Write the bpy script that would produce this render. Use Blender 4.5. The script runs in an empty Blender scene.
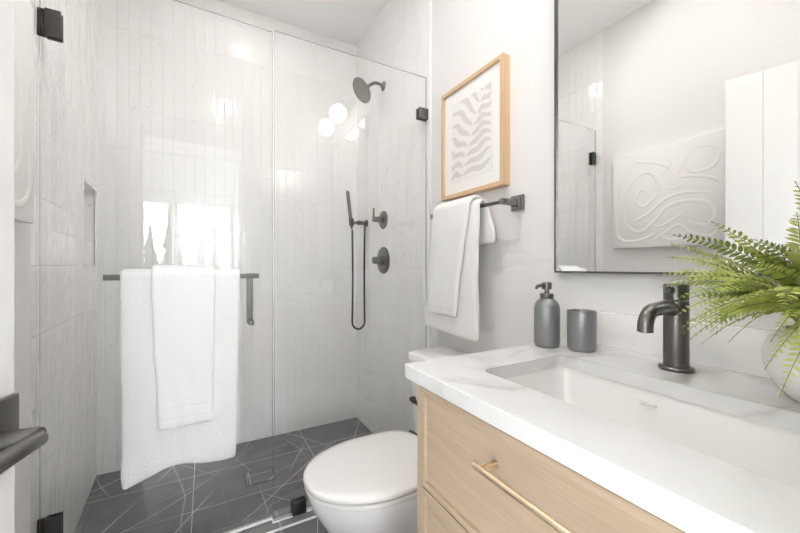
import bpy, bmesh, math, random
from mathutils import Vector, Matrix, noise
random.seed(7)
PI = math.pi
scene = bpy.context.scene
COL = scene.collection

# ---------------------------------------------------------------- camera
cam_data = bpy.data.cameras.new('camera')
cam = bpy.data.objects.new('camera', cam_data); COL.objects.link(cam)
cam_data.sensor_width = 36.0; cam_data.sensor_fit = 'HORIZONTAL'
cam_data.lens = 350.0 / 800.0 * 36.0
cam_data.clip_start = 0.02
cam.location = (0, 0, 1.097)
cam.rotation_euler = (PI / 2, 0, -math.radians(29.1))
scene.camera = cam

# ---------------------------------------------------------------- world / exposure
scene.view_settings.view_transform = 'Standard'
scene.view_settings.look = 'None'
scene.view_settings.gamma = 1.0
scene.view_settings.use_curve_mapping = False
scene.view_settings.exposure = 1.15
world = bpy.data.worlds.new('overcast_sky'); scene.world = world
world.use_nodes = True
bg = world.node_tree.nodes['Background']
bg.inputs['Color'].default_value = (0.92, 0.96, 1.0, 1)
bg.inputs['Strength'].default_value = 9.5
cy = scene.cycles
cy.max_bounces = 14; cy.diffuse_bounces = 7; cy.glossy_bounces = 6
cy.transmission_bounces = 8; cy.transparent_max_bounces = 24
cy.caustics_reflective = False; cy.caustics_refractive = False
cy.sample_clamp_indirect = 6.0
cy.use_denoising = True

def area(name, loc, size, power, color, rot=(0, 0, 0), shape='DISK', spread=PI, sy=None):
    l = bpy.data.lights.new(name, 'AREA'); l.shape = shape; l.size = size
    if sy: l.size_y = sy
    l.energy = power; l.color = color; l.spread = spread
    o = bpy.data.objects.new(name, l); COL.objects.link(o)
    o.location = loc; o.rotation_euler = rot
    return o
WARM = (1.0, 0.93, 0.86); NEUT = (1.0, 0.98, 0.96); COOL = (0.94, 0.975, 1.0)
area('shower_downlight_lamp', (0.22, 1.94, 2.685), 0.09, 0.65, NEUT)
area('bathroom_downlight_lamp', (0.16, 0.84, 2.685), 0.09, 4.4, NEUT)
area('bedroom_fill_lamp', (2.17, -0.80, 1.55), 1.5, 180.0, COOL, rot=(0, PI / 2, 0), shape='RECTANGLE', sy=1.0)  # added unseen fill lamp brightening the bedroom; the right wall has no window
portal = area('window_daylight', (-0.143, -3.06, 1.5), 1.48, 1.0, (1, 1, 1), rot=(PI / 2, 0, PI), shape='RECTANGLE', sy=1.12)
portal.data.cycles.is_portal = True

# ---------------------------------------------------------------- mesh helpers
class MB:
    """collects geometry in one bmesh; built with world coordinates"""
    def __init__(self): self.bm = bmesh.new()
    def _xf(self, vs, m):
        if m is not None: bmesh.ops.transform(self.bm, matrix=m, verts=vs)
    def box(self, a, b, bev=0.0, seg=2, m=None, mi=0):
        a, b = [min(p, q) for p, q in zip(a, b)], [max(p, q) for p, q in zip(a, b)]
        r = bmesh.ops.create_cube(self.bm, size=1.0); vs = r['verts']
        for v in vs:
            v.co = Vector([a[i] + (v.co[i] + .5) * (b[i] - a[i]) for i in range(3)])
        fs = set(f for v in vs for f in v.link_faces)
        for f in fs: f.material_index = mi
        if bev > 0:
            es = list(set(e for v in vs for e in v.link_edges))
            n0 = set(self.bm.verts) - set(vs)
            bmesh.ops.bevel(self.bm, geom=es, offset=bev, segments=seg, profile=0.5, affect='EDGES')
            vs = [v for v in self.bm.verts if v not in n0]
        self._xf(vs, m); return self
    def tube(self, pts, r, seg=12, caps=True, up=None, sq=False, mi=0):
        """swept round (or square) section along points; r a number or list"""
        pts = [Vector(p) for p in pts]; n = len(pts)
        rs = r if isinstance(r, (list, tuple)) else [r] * n
        rings = []; prev = None
        for i, p in enumerate(pts):
            t = (pts[min(i + 1, n - 1)] - pts[max(i - 1, 0)])
            if t.length < 1e-9: t = Vector((0, 0, 1))
            t.normalize()
            if prev is None:
                u = Vector(up) if up else (Vector((0, 0, 1)) if abs(t.z) < .9 else Vector((1, 0, 0)))
            else: u = prev
            u = u - t * u.dot(t)
            if u.length < 1e-6: u = t.orthogonal()
            u.normalize(); w = t.cross(u); prev = u
            ring = []
            for k in range(4 if sq else seg):
                if sq:
                    cu, cw = ((1, 1), (-1, 1), (-1, -1), (1, -1))[k]
                    ring.append(self.bm.verts.new(p + (u * cu + w * cw) * rs[i]))
                else:
                    a = 2 * PI * k / seg
                    ring.append(self.bm.verts.new(p + (u * math.cos(a) + w * math.sin(a)) * rs[i]))
            rings.append(ring)
        m = len(rings[0])
        for i in range(n - 1):
            for k in range(m):
                f = self.bm.faces.new((rings[i][k], rings[i][(k + 1) % m], rings[i + 1][(k + 1) % m], rings[i + 1][k]))
                f.material_index = mi
        if caps:
            self.bm.faces.new(list(reversed(rings[0]))).material_index = mi
            self.bm.faces.new(rings[-1]).material_index = mi
        return self
    def cyl(self, p0, p1, r0, r1=None, seg=28, bev=0.0):
        p0, p1 = Vector(p0), Vector(p1); r1 = r0 if r1 is None else r1
        if bev > 0:
            d = (p1 - p0).normalized() * bev
            return self.tube([p0, p0 + d * .3, p0 + d, p1 - d, p1 - d * .3, p1],
                             [r0 - bev, r0 - bev * .3, r0, r1, r1 - bev * .3, r1 - bev], seg)
        return self.tube([p0, p1], [r0, r1], seg)
    def lathe(self, c, prof, seg=40, axis=None, cap0=True, cap1=True):
        """prof: list of (r, h) along axis from c"""
        ax = Vector(axis or (0, 0, 1)).normalized(); c = Vector(c)
        u = ax.orthogonal().normalized(); w = ax.cross(u); rings = []
        for r, h in prof:
            rings.append([self.bm.verts.new(c + ax * h + (u * math.cos(2 * PI * k / seg) + w * math.sin(2 * PI * k / seg)) * max(r, 1e-5)) for k in range(seg)])
        for i in range(len(rings) - 1):
            for k in range(seg):
                self.bm.faces.new((rings[i][k], rings[i][(k + 1) % seg], rings[i + 1][(k + 1) % seg], rings[i + 1][k]))
        if cap0: self.bm.faces.new(list(reversed(rings[0])))
        if cap1: self.bm.faces.new(rings[-1])
        return self
    def sphere(self, c, r, seg=24, sc=(1, 1, 1)):
        res = bmesh.ops.create_uvsphere(self.bm, u_segments=seg, v_segments=seg // 2, radius=r)
        for v in res['verts']: v.co = Vector([v.co[i] * sc[i] + c[i] for i in range(3)])
        return self
    def loft(self, loops, cap0=True, cap1=True, close=True):
        rings = [[self.bm.verts.new(p) for p in lp] for lp in loops]; m = len(rings[0])
        for i in range(len(rings) - 1):
            for k in range(m if close else m - 1):
                self.bm.faces.new((rings[i][k], rings[i][(k + 1) % m], rings[i + 1][(k + 1) % m], rings[i + 1][k]))
        if cap0: self.bm.faces.new(list(reversed(rings[0])))
        if cap1: self.bm.faces.new(rings[-1])
        return self
    def quad(self, *ps, mi=0):
        f = self.bm.faces.new([self.bm.verts.new(p) for p in ps]); f.material_index = mi; return self
    def build(self, name, mats, parent=None, smooth=None, root=None, fix=True):
        """root: the thing whose location is subtracted (defaults to topmost parent)"""
        if fix: bmesh.ops.recalc_face_normals(self.bm, faces=self.bm.faces[:])
        r = parent
        while r is not None and r.parent is not None: r = r.parent
        if r is not None:
            bmesh.ops.translate(self.bm, verts=self.bm.verts[:], vec=-Vector(r.location))
        me = bpy.data.meshes.new(name); self.bm.to_mesh(me); self.bm.free()
        for mt in (mats if isinstance(mats, (list, tuple)) else [mats]): me.materials.append(mt)
        if smooth is not None:
            me.polygons.foreach_set('use_smooth', [True] * len(me.polygons))
            me.set_sharp_from_angle(angle=math.radians(smooth))
        o = bpy.data.objects.new(name, me); COL.objects.link(o)
        if parent is not None: o.parent = parent
        return o

def thing(name, label, cat, loc, group=None):
    o = bpy.data.objects.new(name, None); COL.objects.link(o)
    o.location = loc; o.empty_display_size = .05
    return tag(o, label, cat, group)
def tag(o, label, cat, group=None):
    o['label'] = label; o['category'] = cat
    if group: o['group'] = group
    return o
def struct(o): o['kind'] = 'structure'; return o
def recenter(o):
    """move a single-mesh thing's origin to its base"""
    me = o.data; xs = [v.co for v in me.vertices]
    c = Vector((sum(v.x for v in xs) / len(xs), sum(v.y for v in xs) / len(xs), min(v.z for v in xs)))
    me.transform(Matrix.Translation(-c)); o.location = c; return o

# ---------------------------------------------------------------- materials
def new_mat(name):
    m = bpy.data.materials.new(name); m.use_nodes = True
    nt = m.node_tree; nt.nodes.clear()
    out = nt.nodes.new('ShaderNodeOutputMaterial')
    return m, nt, out
def principled(name, col, rough=.5, metal=0.0, spec=.5, coat=0.0):
    m, nt, out = new_mat(name)
    b = nt.nodes.new('ShaderNodeBsdfPrincipled')
    b.inputs['Base Color'].default_value = (*col, 1); b.inputs['Roughness'].default_value = rough
    b.inputs['Metallic'].default_value = metal; b.inputs['Specular IOR Level'].default_value = spec
    b.inputs['Coat Weight'].default_value = coat
    nt.links.new(b.outputs[0], out.inputs[0])
    return m, nt, b
def N(nt, t, **kw):
    n = nt.nodes.new('ShaderNode' + t)
    for k, v in kw.items(): setattr(n, k, v)
    return n
def L(nt, a, b): nt.links.new(a, b)
def math_node(nt, op, a, b=None, c=None):
    n = N(nt, 'Math', operation=op)
    for i, v in enumerate((a, b, c)):
        if v is None: continue
        if isinstance(v, (int, float)): n.inputs[i].default_value = v
        else: L(nt, v, n.inputs[i])
    return n.outputs[0]
def ramp(nt, fac, stops):
    r = N(nt, 'ValToRGB'); e = r.color_ramp.elements
    while len(e) > 1: e.remove(e[0])
    e[0].position, e[0].color = stops[0][0], stops[0][1]
    for p, c in stops[1:]:
        x = e.new(p); x.color = c
    L(nt, fac, r.inputs[0]); return r.outputs[0]
def g(v): return (v, v, v, 1)
def coords(nt): return N(nt, 'TexCoord').outputs['Object']
def noise_tex(nt, vec, scale, detail=3, rough=.5, dist=0.0):
    n = N(nt, 'TexNoise'); n.inputs['Scale'].default_value = scale; n.inputs['Detail'].default_value = detail
    n.inputs['Roughness'].default_value = rough; n.inputs['Distortion'].default_value = dist
    L(nt, vec, n.inputs['Vector']); return n.outputs[0]
def bump(nt, h, dist, strength=1.0, normal=None):
    b = N(nt, 'Bump'); b.inputs['Distance'].default_value = dist; b.inputs['Strength'].default_value = strength
    L(nt, h, b.inputs['Height'])
    if normal is not None: L(nt, normal, b.inputs['Normal'])
    return b.outputs[0]
def mixcol(nt, fac, a, b, mode='MIX'):
    m = N(nt, 'Mix', data_type='RGBA', blend_type=mode)
    if isinstance(fac, (int, float)): m.inputs[0].default_value = fac
    else: L(nt, fac, m.inputs[0])
    for i, v in ((6, a), (7, b)):
        if isinstance(v, tuple): m.inputs[i].default_value = v
        else: L(nt, v, m.inputs[i])
    return m.outputs[2]

def paint(name, col, rough=.55):
    m, nt, b = principled(name, col, rough, spec=.3)
    c = coords(nt); L(nt, bump(nt, noise_tex(nt, c, 160, 2), .0004, .25), b.inputs['Normal']); return m

def tile_mat(name, axis):
    """hand-glazed vertical stacked tile 52 x 212 mm"""
    m, nt, b = principled(name, (.70, .69, .675), .10, spec=.55)
    c = coords(nt); s = N(nt, 'SeparateXYZ'); L(nt, c, s.inputs[0])
    h = s.outputs['X' if axis == 'x' else 'Y']; z = math_node(nt, 'ADD', s.outputs['Z'], 10 * .2125 - 1.10)
    h2 = math_node(nt, 'ADD', h, 6.5)
    cv = N(nt, 'CombineXYZ'); L(nt, z, cv.inputs[0]); L(nt, h2, cv.inputs[1])
    br = N(nt, 'TexBrick'); br.offset = 0.0; br.squash = 1.0
    br.inputs['Scale'].default_value = 1.0; br.inputs['Mortar Size'].default_value = .0011
    br.inputs['Mortar Smooth'].default_value = .35; br.inputs['Bias'].default_value = 0
    br.inputs['Brick Width'].default_value = .2125; br.inputs['Row Height'].default_value = .052
    br.inputs['Color1'].default_value = g(0); br.inputs['Color2'].default_value = g(1); br.inputs['Mortar'].default_value = g(.5)
    L(nt, cv.outputs[0], br.inputs['Vector'])
    rnd = N(nt, 'SeparateColor'); L(nt, br.outputs['Color'], rnd.inputs[0]); rnd = rnd.outputs[0]
    base = ramp(nt, rnd, [(0, (.87, .863, .857, 1)), (1, (.89, .884, .878, 1))])
    mott = noise_tex(nt, c, 14, 4, .6)
    base = mixcol(nt, math_node(nt, 'MULTIPLY', mott, .22), base, (.82, .81, .80, 1))
    # small pits and chips of the hand-made glaze
    pit = noise_tex(nt, c, 42, 1, .4)
    pitm = ramp(nt, pit, [(.715, g(0)), (.75, g(1))])
    base = mixcol(nt, math_node(nt, 'MULTIPLY', pitm, .35), base, (.50, .49, .48, 1))
    col = mixcol(nt, math_node(nt, 'MULTIPLY', br.outputs['Fac'], .35), base, (.77, .765, .755, 1))
    L(nt, col, b.inputs['Base Color'])
    L(nt, math_node(nt, 'MULTIPLY_ADD', br.outputs['Fac'], .45, .09), b.inputs['Roughness'])
    fr = math_node(nt, 'SUBTRACT', math_node(nt, 'FRACT', math_node(nt, 'DIVIDE', h2, .052)), .5)
    fz = math_node(nt, 'SUBTRACT', math_node(nt, 'FRACT', math_node(nt, 'DIVIDE', z, .2125)), .5)
    rr = math_node(nt, 'SUBTRACT', rnd, .5)
    rr2 = math_node(nt, 'SUBTRACT', math_node(nt, 'FRACT', math_node(nt, 'MULTIPLY', rnd, 7.31)), .5)
    tilt = math_node(nt, 'ADD', math_node(nt, 'MULTIPLY', math_node(nt, 'MULTIPLY', fr, rr), .0014),
                     math_node(nt, 'MULTIPLY', math_node(nt, 'MULTIPLY', fz, rr2), .0016))
    pill = math_node(nt, 'MULTIPLY', math_node(nt, 'POWER', math_node(nt, 'ABSOLUTE', fr), 4.0), -.0055)
    wav = math_node(nt, 'MULTIPLY', noise_tex(nt, c, 11, 2, .5), .0028)
    mort = math_node(nt, 'MULTIPLY', br.outputs['Fac'], -.0011)
    hgt = math_node(nt, 'ADD', math_node(nt, 'ADD', tilt, pill), math_node(nt, 'ADD', wav, mort))
    L(nt, bump(nt, hgt, 1.0, 1.0), b.inputs['Normal'])
    return m

def marble_floor(name, base, dark, ox=-.05, oy=1.82):
    m, nt, b = principled(name, base, .28, spec=.5)
    c = coords(nt); s = N(nt, 'SeparateXYZ'); L(nt, c, s.inputs[0])
    cv = N(nt, 'CombineXYZ')
    L(nt, math_node(nt, 'ADD', s.outputs[0], 6.0 - ox), cv.inputs[0]); L(nt, math_node(nt, 'ADD', s.outputs[1], 6.0 - oy), cv.inputs[1])
    br = N(nt, 'TexBrick'); br.offset = 0.0; br.squash = 1.0
    br.inputs['Scale'].default_value = 1; br.inputs['Mortar Size'].default_value = .0016; br.inputs['Mortar Smooth'].default_value = .1
    br.inputs['Brick Width'].default_value = .6; br.inputs['Row Height'].default_value = .3
    br.inputs['Color1'].default_value = g(0); br.inputs['Color2'].default_value = g(1); br.inputs['Bias'].default_value = 0
    L(nt, cv.outputs[0], br.inputs['Vector'])
    off = N(nt, 'VectorMath', operation='SCALE'); L(nt, br.outputs['Color'], off.inputs[0]); off.inputs['Scale'].default_value = 13.7
    vv = N(nt, 'VectorMath', operation='ADD'); L(nt, c, vv.inputs[0])
    wob = N(nt, 'TexNoise'); wob.inputs['Scale'].default_value = 5; wob.inputs['Detail'].default_value = 3; L(nt, vv.outputs[0], wob.inputs['Vector'])
    wsc = N(nt, 'VectorMath', operation='SCALE'); L(nt, wob.outputs['Color'], wsc.inputs[0]); wsc.inputs['Scale'].default_value = .014
    v2 = N(nt, 'VectorMath', operation='ADD'); L(nt, vv.outputs[0], v2.inputs[0]); L(nt, wsc.outputs[0], v2.inputs[1])
    veins = None; sv = N(nt, 'SeparateXYZ'); L(nt, v2.outputs[0], sv.inputs[0])
    low = N(nt, 'TexNoise'); low.inputs['Scale'].default_value = 1.1; low.inputs['Detail'].default_value = 0.6; L(nt, c, low.inputs['Vector'])
    sl = N(nt, 'SeparateColor'); L(nt, low.outputs['Color'], sl.inputs[0])
    # long, nearly straight hairline veins in a few directions
    for k, (deg, fq, wd, amp, ms) in enumerate(((62, 3.1, .0016, 1.0, 2.1), (38, 2.3, .0018, 1.0, 1.7), (-48, 2.0, .0014, .8, 2.4), (100, 3.4, .0011, .6, 3.0), (12, 4.5, .0010, .45, 3.4))):
        a = math.radians(deg)
        p = math_node(nt, 'ADD', math_node(nt, 'MULTIPLY', sv.outputs[0], math.sin(a) * fq), math_node(nt, 'MULTIPLY', sv.outputs[1], -math.cos(a) * fq))
        p = math_node(nt, 'ADD', p, math_node(nt, 'MULTIPLY', sl.outputs[k % 3], (.9 + .2 * k) * (.55 if k < 3 else .9)))
        d = math_node(nt, 'DIVIDE', math_node(nt, 'ABSOLUTE', math_node(nt, 'SUBTRACT', math_node(nt, 'FRACT', math_node(nt, 'ADD', p, 20.0)), .5)), fq)
        ln = ramp(nt, d, [(0, g(1)), (wd * .35, g(.85)), (wd * 1.1, g(0))])
        off = N(nt, 'VectorMath', operation='ADD'); L(nt, c, off.inputs[0]); off.inputs[1].default_value = (3.7 * k, 1.9 * k, .5 * k)
        mk = ramp(nt, noise_tex(nt, off.outputs[0], ms, 2), [(.44, g(.0)), (.56, g(1))])
        t = math_node(nt, 'MULTIPLY', math_node(nt, 'MULTIPLY', ln, mk), amp)
        veins = t if veins is None else math_node(nt, 'MAXIMUM', veins, t)
    cl = ramp(nt, noise_tex(nt, v2.outputs[0], 6, 5, .6), [(.3, (*dark, 1)), (.75, (*base, 1))])
    col = mixcol(nt, math_node(nt, 'MULTIPLY', veins, .8), cl, (.75, .74, .73, 1))
    col = mixcol(nt, br.outputs['Fac'], col, (.60, .595, .59, 1))
    L(nt, col, b.inputs['Base Color'])
    L(nt, math_node(nt, 'MULTIPLY_ADD', br.outputs['Fac'], .4, .26), b.inputs['Roughness'])
    L(nt, bump(nt, math_node(nt, 'MULTIPLY', br.outputs['Fac'], -.001), 1.0, 1.0), b.inputs['Normal'])
    return m

def quartz(name):
    m, nt, b = principled(name, (.86, .855, .85), .16, spec=.5)
    c = coords(nt)
    w = N(nt, 'TexNoise'); w.inputs['Scale'].default_value = 3.2; w.inputs['Detail'].default_value = 5; w.inputs['Distortion'].default_value = .8
    L(nt, c, w.inputs['Vector'])
    v = math_node(nt, 'ABSOLUTE', math_node(nt, 'SUBTRACT', w.outputs[0], .5))
    ln = ramp(nt, v, [(0, g(1)), (.012, g(.55)), (.05, g(0))])
    mk = ramp(nt, noise_tex(nt, c, 4.5, 3), [(.45, g(0)), (.62, g(1))])
    soft = ramp(nt, noise_tex(nt, c, 6.5, 5, .65, .5), [(.45, g(0)), (.75, g(1))])
    f = math_node(nt, 'ADD', math_node(nt, 'MULTIPLY', math_node(nt, 'MULTIPLY', ln, mk), .55), math_node(nt, 'MULTIPLY', soft, .16))
    L(nt, mixcol(nt, f, (.71, .708, .706, 1), (.42, .40, .385, 1)), b.inputs['Base Color'])
    return m

def oak(name, axis='y', light=(.535, .415, .305), dark=(.445, .335, .238), scale=1.0):
    m, nt, b = principled(name, light, .45, spec=.35)
    c = coords(nt); mp = N(nt, 'Mapping'); L(nt, c, mp.inputs['Vector'])
    sc = {'y': (60, 2.2, 60), 'z': (60, 60, 2.2), 'x': (2.2, 60, 60)}[axis]
    mp.inputs['Scale'].default_value = tuple(q * scale for q in sc)
    n1 = noise_tex(nt, mp.outputs[0], 1.0, 5, .6, .4)
    mp2 = N(nt, 'Mapping'); L(nt, c, mp2.inputs['Vector'])
    mp2.inputs['Scale'].default_value = tuple(q * 4.2 * scale for q in sc)
    n2 = noise_tex(nt, mp2.outputs[0], 1.0, 3, .6)
    f = math_node(nt, 'ADD', math_node(nt, 'MULTIPLY', n1, .6), math_node(nt, 'MULTIPLY', n2, .4))
    L(nt, ramp(nt, f, [(.34, (*dark, 1)), (.56, (*light, 1)), (.72, tuple(min(1, q * 1.06) for q in light) + (1,))]), b.inputs['Base Color'])
    L(nt, bump(nt, n2, .0004, .3), b.inputs['Normal'])
    return m

def terry(name, col, band=False):
    m, nt, b = principled(name, col, .95, spec=.15)
    b.inputs['Sheen Weight'].default_value = .2
    c = coords(nt)
    vo = N(nt, 'TexVoronoi'); vo.inputs['Scale'].default_value = 125; L(nt, c, vo.inputs['Vector'])
    h = math_node(nt, 'ADD', noise_tex(nt, c, 330, 2, .6), math_node(nt, 'MULTIPLY', vo.outputs['Distance'], -1.1))
    if band:   # flat woven band above the hem
        z = N(nt, 'SeparateXYZ'); L(nt, c, z.inputs[0]); z = z.outputs['Z']
        d1 = math_node(nt, 'ABSOLUTE', math_node(nt, 'SUBTRACT', z, .050))
        inb = ramp(nt, d1, [(.014, g(0)), (.018, g(1))])
        ed = ramp(nt, math_node(nt, 'ABSOLUTE', math_node(nt, 'SUBTRACT', d1, .017)), [(0, g(1)), (.003, g(0))])
        h = math_node(nt, 'SUBTRACT', math_node(nt, 'MULTIPLY', h, inb), math_node(nt, 'MULTIPLY', ed, 1.3))
    L(nt, bump(nt, h, .0015, .48), b.inputs['Normal']); return m

def clear_glass(name, tint, wt=1.0):
    """thin architectural pane: Fresnel reflection over straight-through transmission"""
    m, nt, out = new_mat(name)
    t = N(nt, 'BsdfTransparent'); t.inputs[0].default_value = (*tint, 1)
    gl = N(nt, 'BsdfGlossy'); gl.inputs['Roughness'].default_value = 0.0; gl.inputs[0].default_value = g(1)
    fr = N(nt, 'Fresnel'); fr.inputs['IOR'].default_value = 1.5
    geo = N(nt, 'NewGeometry')
    # the same Fresnel on both sides of the pane
    ior = math_node(nt, 'MULTIPLY_ADD', geo.outputs['Backfacing'], (1 / 1.5) * 0 + 0.0, 1.5)
    lw = N(nt, 'LayerWeight'); lw.inputs['Blend'].default_value = .5
    cosv = math_node(nt, 'SUBTRACT', 1.0, lw.outputs['Facing'])
    # Schlick: F = .04 + .96 (1-cos)^5
    f = math_node(nt, 'MULTIPLY_ADD', math_node(nt, 'POWER', math_node(nt, 'SUBTRACT', 1.0, cosv), 5.0), .96, .04)
    mx = N(nt, 'MixShader'); L(nt, math_node(nt, 'MINIMUM', math_node(nt, 'MULTIPLY', f, wt), 1.0), mx.inputs[0])
    L(nt, t.outputs[0], mx.inputs[1]); L(nt, gl.outputs[0], mx.inputs[2]); L(nt, mx.outputs[0], out.inputs[0])
    for n in (fr, geo): nt.nodes.remove(n)
    return m
def glass_edge_mat(name):
    m, nt, out = new_mat(name)
    t = N(nt, 'BsdfTransparent'); t.inputs[0].default_value = (.80, .84, .83, 1)
    b = N(nt, 'BsdfPrincipled'); b.inputs['Base Color'].default_value = (.72, .75, .75, 1); b.inputs['Roughness'].default_value = .15
    mx = N(nt, 'MixShader'); mx.inputs[0].default_value = .5
    L(nt, t.outputs[0], mx.inputs[1]); L(nt, b.outputs[0], mx.inputs[2]); L(nt, mx.outputs[0], out.inputs[0]); return m
def emit(name, col, s):
    m, nt, out = new_mat(name); e = N(nt, 'Emission'); e.inputs[0].default_value = (*col, 1); e.inputs[1].default_value = s
    L(nt, e.outputs[0], out.inputs[0]); return m

M = {}
M['wall'] = paint('white_wall_paint', (.76, .75, .742))
M['ceiling'] = paint('ceiling_paint', (.88, .875, .87), .7)
M['trim'] = paint('trim_enamel', (.72, .715, .71), .35)
M['tile_x'] = tile_mat('glazed_tile_back', 'x')
M['tile_y'] = tile_mat('glazed_tile_side', 'y')
M['shower_floor'] = marble_floor('grey_marble_tile', (.185, .188, .193), (.125, .128, .132))
M['room_floor'] = marble_floor('dark_marble_tile', (.062, .066, .075), (.035, .038, .046), .1, .3)
M['curb'] = marble_floor('curb_marble', (.26, .262, .266), (.18, .182, .186), -.2, 1.25)
M['caulk'] = principled('white_caulk', (.85, .85, .84), .5)[0]
M['quartz'] = quartz('white_quartz')
M['oak'] = oak('oak_veneer')
M['oak_v'] = oak('oak_veneer_vertical', 'z')
M['frame_oak'] = oak('frame_oak', 'z', (.65, .46, .29), (.56, .38, .225), .6)
M['frame_oak_y'] = oak('frame_oak_horizontal', 'y', (.65, .46, .29), (.56, .38, .225), .6)
M['gun'] = principled('gunmetal', (.165, .158, .150), .30, 1.0)[0]
M['gun_soft'] = principled('satin_gunmetal', (.29, .28, .27), .34, 1.0)[0]
M['hinge'] = principled('dark_bronze_metal', (.055, .053, .05), .35, .3, .5)[0]
M['flat_grey'] = principled('brushed_grey_metal', (.25, .24, .235), .55, .8)[0]
M['dark_metal'] = principled('aged_dark_metal', (.20, .195, .19), .32, 1.0)[0]
M['black'] = principled('matte_black_metal', (.018, .018, .019), .38, .0, .5)[0]
M['brass'] = principled('brushed_brass', (.90, .74, .52), .38, 1.0)[0]
M['ceramic'] = principled('white_ceramic', (.84, .825, .815), .07, spec=.5, coat=.3)[0]
M['seat_white'] = principled('seat_plastic', (.80, .775, .765), .16)[0]
M['towel'] = terry('white_terry', (.74, .745, .75))
M['hand_towel'] = terry('banded_white_terry', (.75, .755, .76), True)
M['hand_towel_w'] = terry('soft_banded_terry', (.80, .794, .785), True)
M['towel_w'] = terry('soft_white_terry', (.80, .794, .785))
M['mirror'] = principled('mirror_silver', (.93, .93, .925), .0, 1.0)[0]
M['glass'] = clear_glass('shower_glass', (.9975, .998, .998))
M['pane'] = clear_glass('window_glass', (.98, .985, .985))
M['edge'] = glass_edge_mat('glass_edge')
M['globe'] = emit('lit_opal_globe', (1.0, .935, .87), 11.0)
M['lens'] = emit('lit_downlight_lens', (1.0, .96, .92), 10.0)
M['rubber'] = principled('black_rubber_hose', (.012, .012, .013), .32)[0]
M['plant'] = None

# ================================================================= SETTING
CEIL = 2.70; XW = .97; YB = 2.38; YT = 1.435
def slab(name, a, b, mt, bev=0):
    return struct(MB().box(a, b, bev).build(name, mt))
slab('floor', (-.75, -.15, -.05), (1.10, 1.46, 0), M['room_floor'])
slab('floor_shower', (-.75, 1.46, -.05), (1.10, 2.50, 0.0), M['shower_floor'])
slab('ceiling', (-.75, -.15, CEIL), (1.10, 2.50, CEIL + .05), M['ceiling'])
slab('wall_right', (XW + .004, -.15, 0), (1.10, 2.50, CEIL), M['wall'])
slab('wall_shower_right', (XW - .006, YT, 0), (XW + .004, YB, CEIL), M['tile_y'])
slab('wall_back', (-.75, YB, 0), (XW + .004, 2.50, CEIL), M['tile_x'])
slab('wall_left', (-.75, -.15, 0), (-.44, 1.40, CEIL), M['wall'])
# tiled left shower wall (runs slightly off square) with the recessed niche
def left_wall():
    mb = MB()
    def xw(y): return -.442 - (y - 1.40) / (YB - 1.40) * .056
    ya, yb = 1.40, YB; n0, n1, z0, z1 = 2.075, 2.325, 1.10, 1.488
    def P(y, z, d=0): return (xw(y) - d, y, z)
    for (a, b, c, d) in ((ya, n0, 0, CEIL), (n1, yb, 0, CEIL), (n0, n1, 0, z0), (n0, n1, z1, CEIL)):
        mb.quad(P(a, c), P(b, c), P(b, d), P(a, d))
    D = .09
    mb.quad(P(n0, z0, D), P(n1, z0, D), P(n1, z1, D), P(n0, z1, D))
    mb.quad(P(n0, z0), P(n0, z0, D), P(n0, z1, D), P(n0, z1))
    mb.quad(P(n1, z0), P(n1, z0, D), P(n1, z1, D), P(n1, z1))
    mb.quad(P(n0, z0), P(n1, z0), P(n1, z0, D), P(n0, z0, D))
    mb.quad(P(n0, z1), P(n1, z1), P(n1, z1, D), P(n0, z1, D))
    # outer shell so that the wall has thickness
    mb.quad(P(ya, 0), P(ya, CEIL), (-.75, ya, CEIL), (-.75, ya, 0))
    mb.quad((-.75, ya, 0), (-.75, yb, 0), (-.75, yb, CEIL), (-.75, ya, CEIL))
    bmesh.ops.remove_doubles(mb.bm, verts=mb.bm.verts[:], dist=1e-5)
    o = mb.build('wall_shower_left', M['tile_y'], fix=True)
    t = MB()
    e = .006
    for (a, b, c, d) in ((n0 - e, n0, z0 - e, z1 + e), (n1, n1 + e, z0 - e, z1 + e), (n0, n1, z0 - e, z0), (n0, n1, z1, z1 + e)):
        t.box((xw((a + b) / 2) - .004, a, c), (xw((a + b) / 2) + .0025, b, d), .001, 1)
    struct(t.build('trim_niche', M['caulk']))
    return struct(o)
left_wall()
# doorway wall behind the camera
DX0, DX1, DH = -.415, .32, 1.99
wf = MB()
wf.box((-.75, -.15, 0), (DX0, -.03, CEIL)); wf.box((DX1, -.15, 0), (1.10, -.03, CEIL)); wf.box((DX0, -.15, DH), (DX1, -.03, CEIL))
struct(wf.build('wall_front', M['wall']))
cs = MB()
cs.box((DX1, -.03, 0), (DX1 + .055, -.014, DH + .055), .002); cs.box((DX0, -.03, DH), (DX1, -.014, DH + .055), .002)
struct(cs.build('trim_doorway', M['trim']))
bb = MB().box((XW - .010, .70, 0), (XW + .004, 1.40, .10), .003); struct(bb.build('baseboard_right', M['trim']))
bb = MB().box((-.44, .0, 0), (-.426, 1.40, .10), .003); struct(bb.build('baseboard_left', M['trim']))
# curb under the shower glass
struct(MB().box((-.443, 1.408, 0), (XW - .006, 1.522, .082)).build('curb', M['curb']))
struct(MB().box((-.443, 1.404, .079), (XW - .006, 1.412, .0845), .001).build('trim_curb', M['caulk']))
cl = MB(); cl.box((.232, 1.449, .082), (XW - .006, 1.471, .0865), .002)
struct(cl.build('trim_glass_seal', M['caulk']))
tj = MB().box((XW - .0075, YT - .004, .082), (XW + .004, YT, CEIL)); struct(tj.build('trim_tile_edge', M['caulk']))

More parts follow.
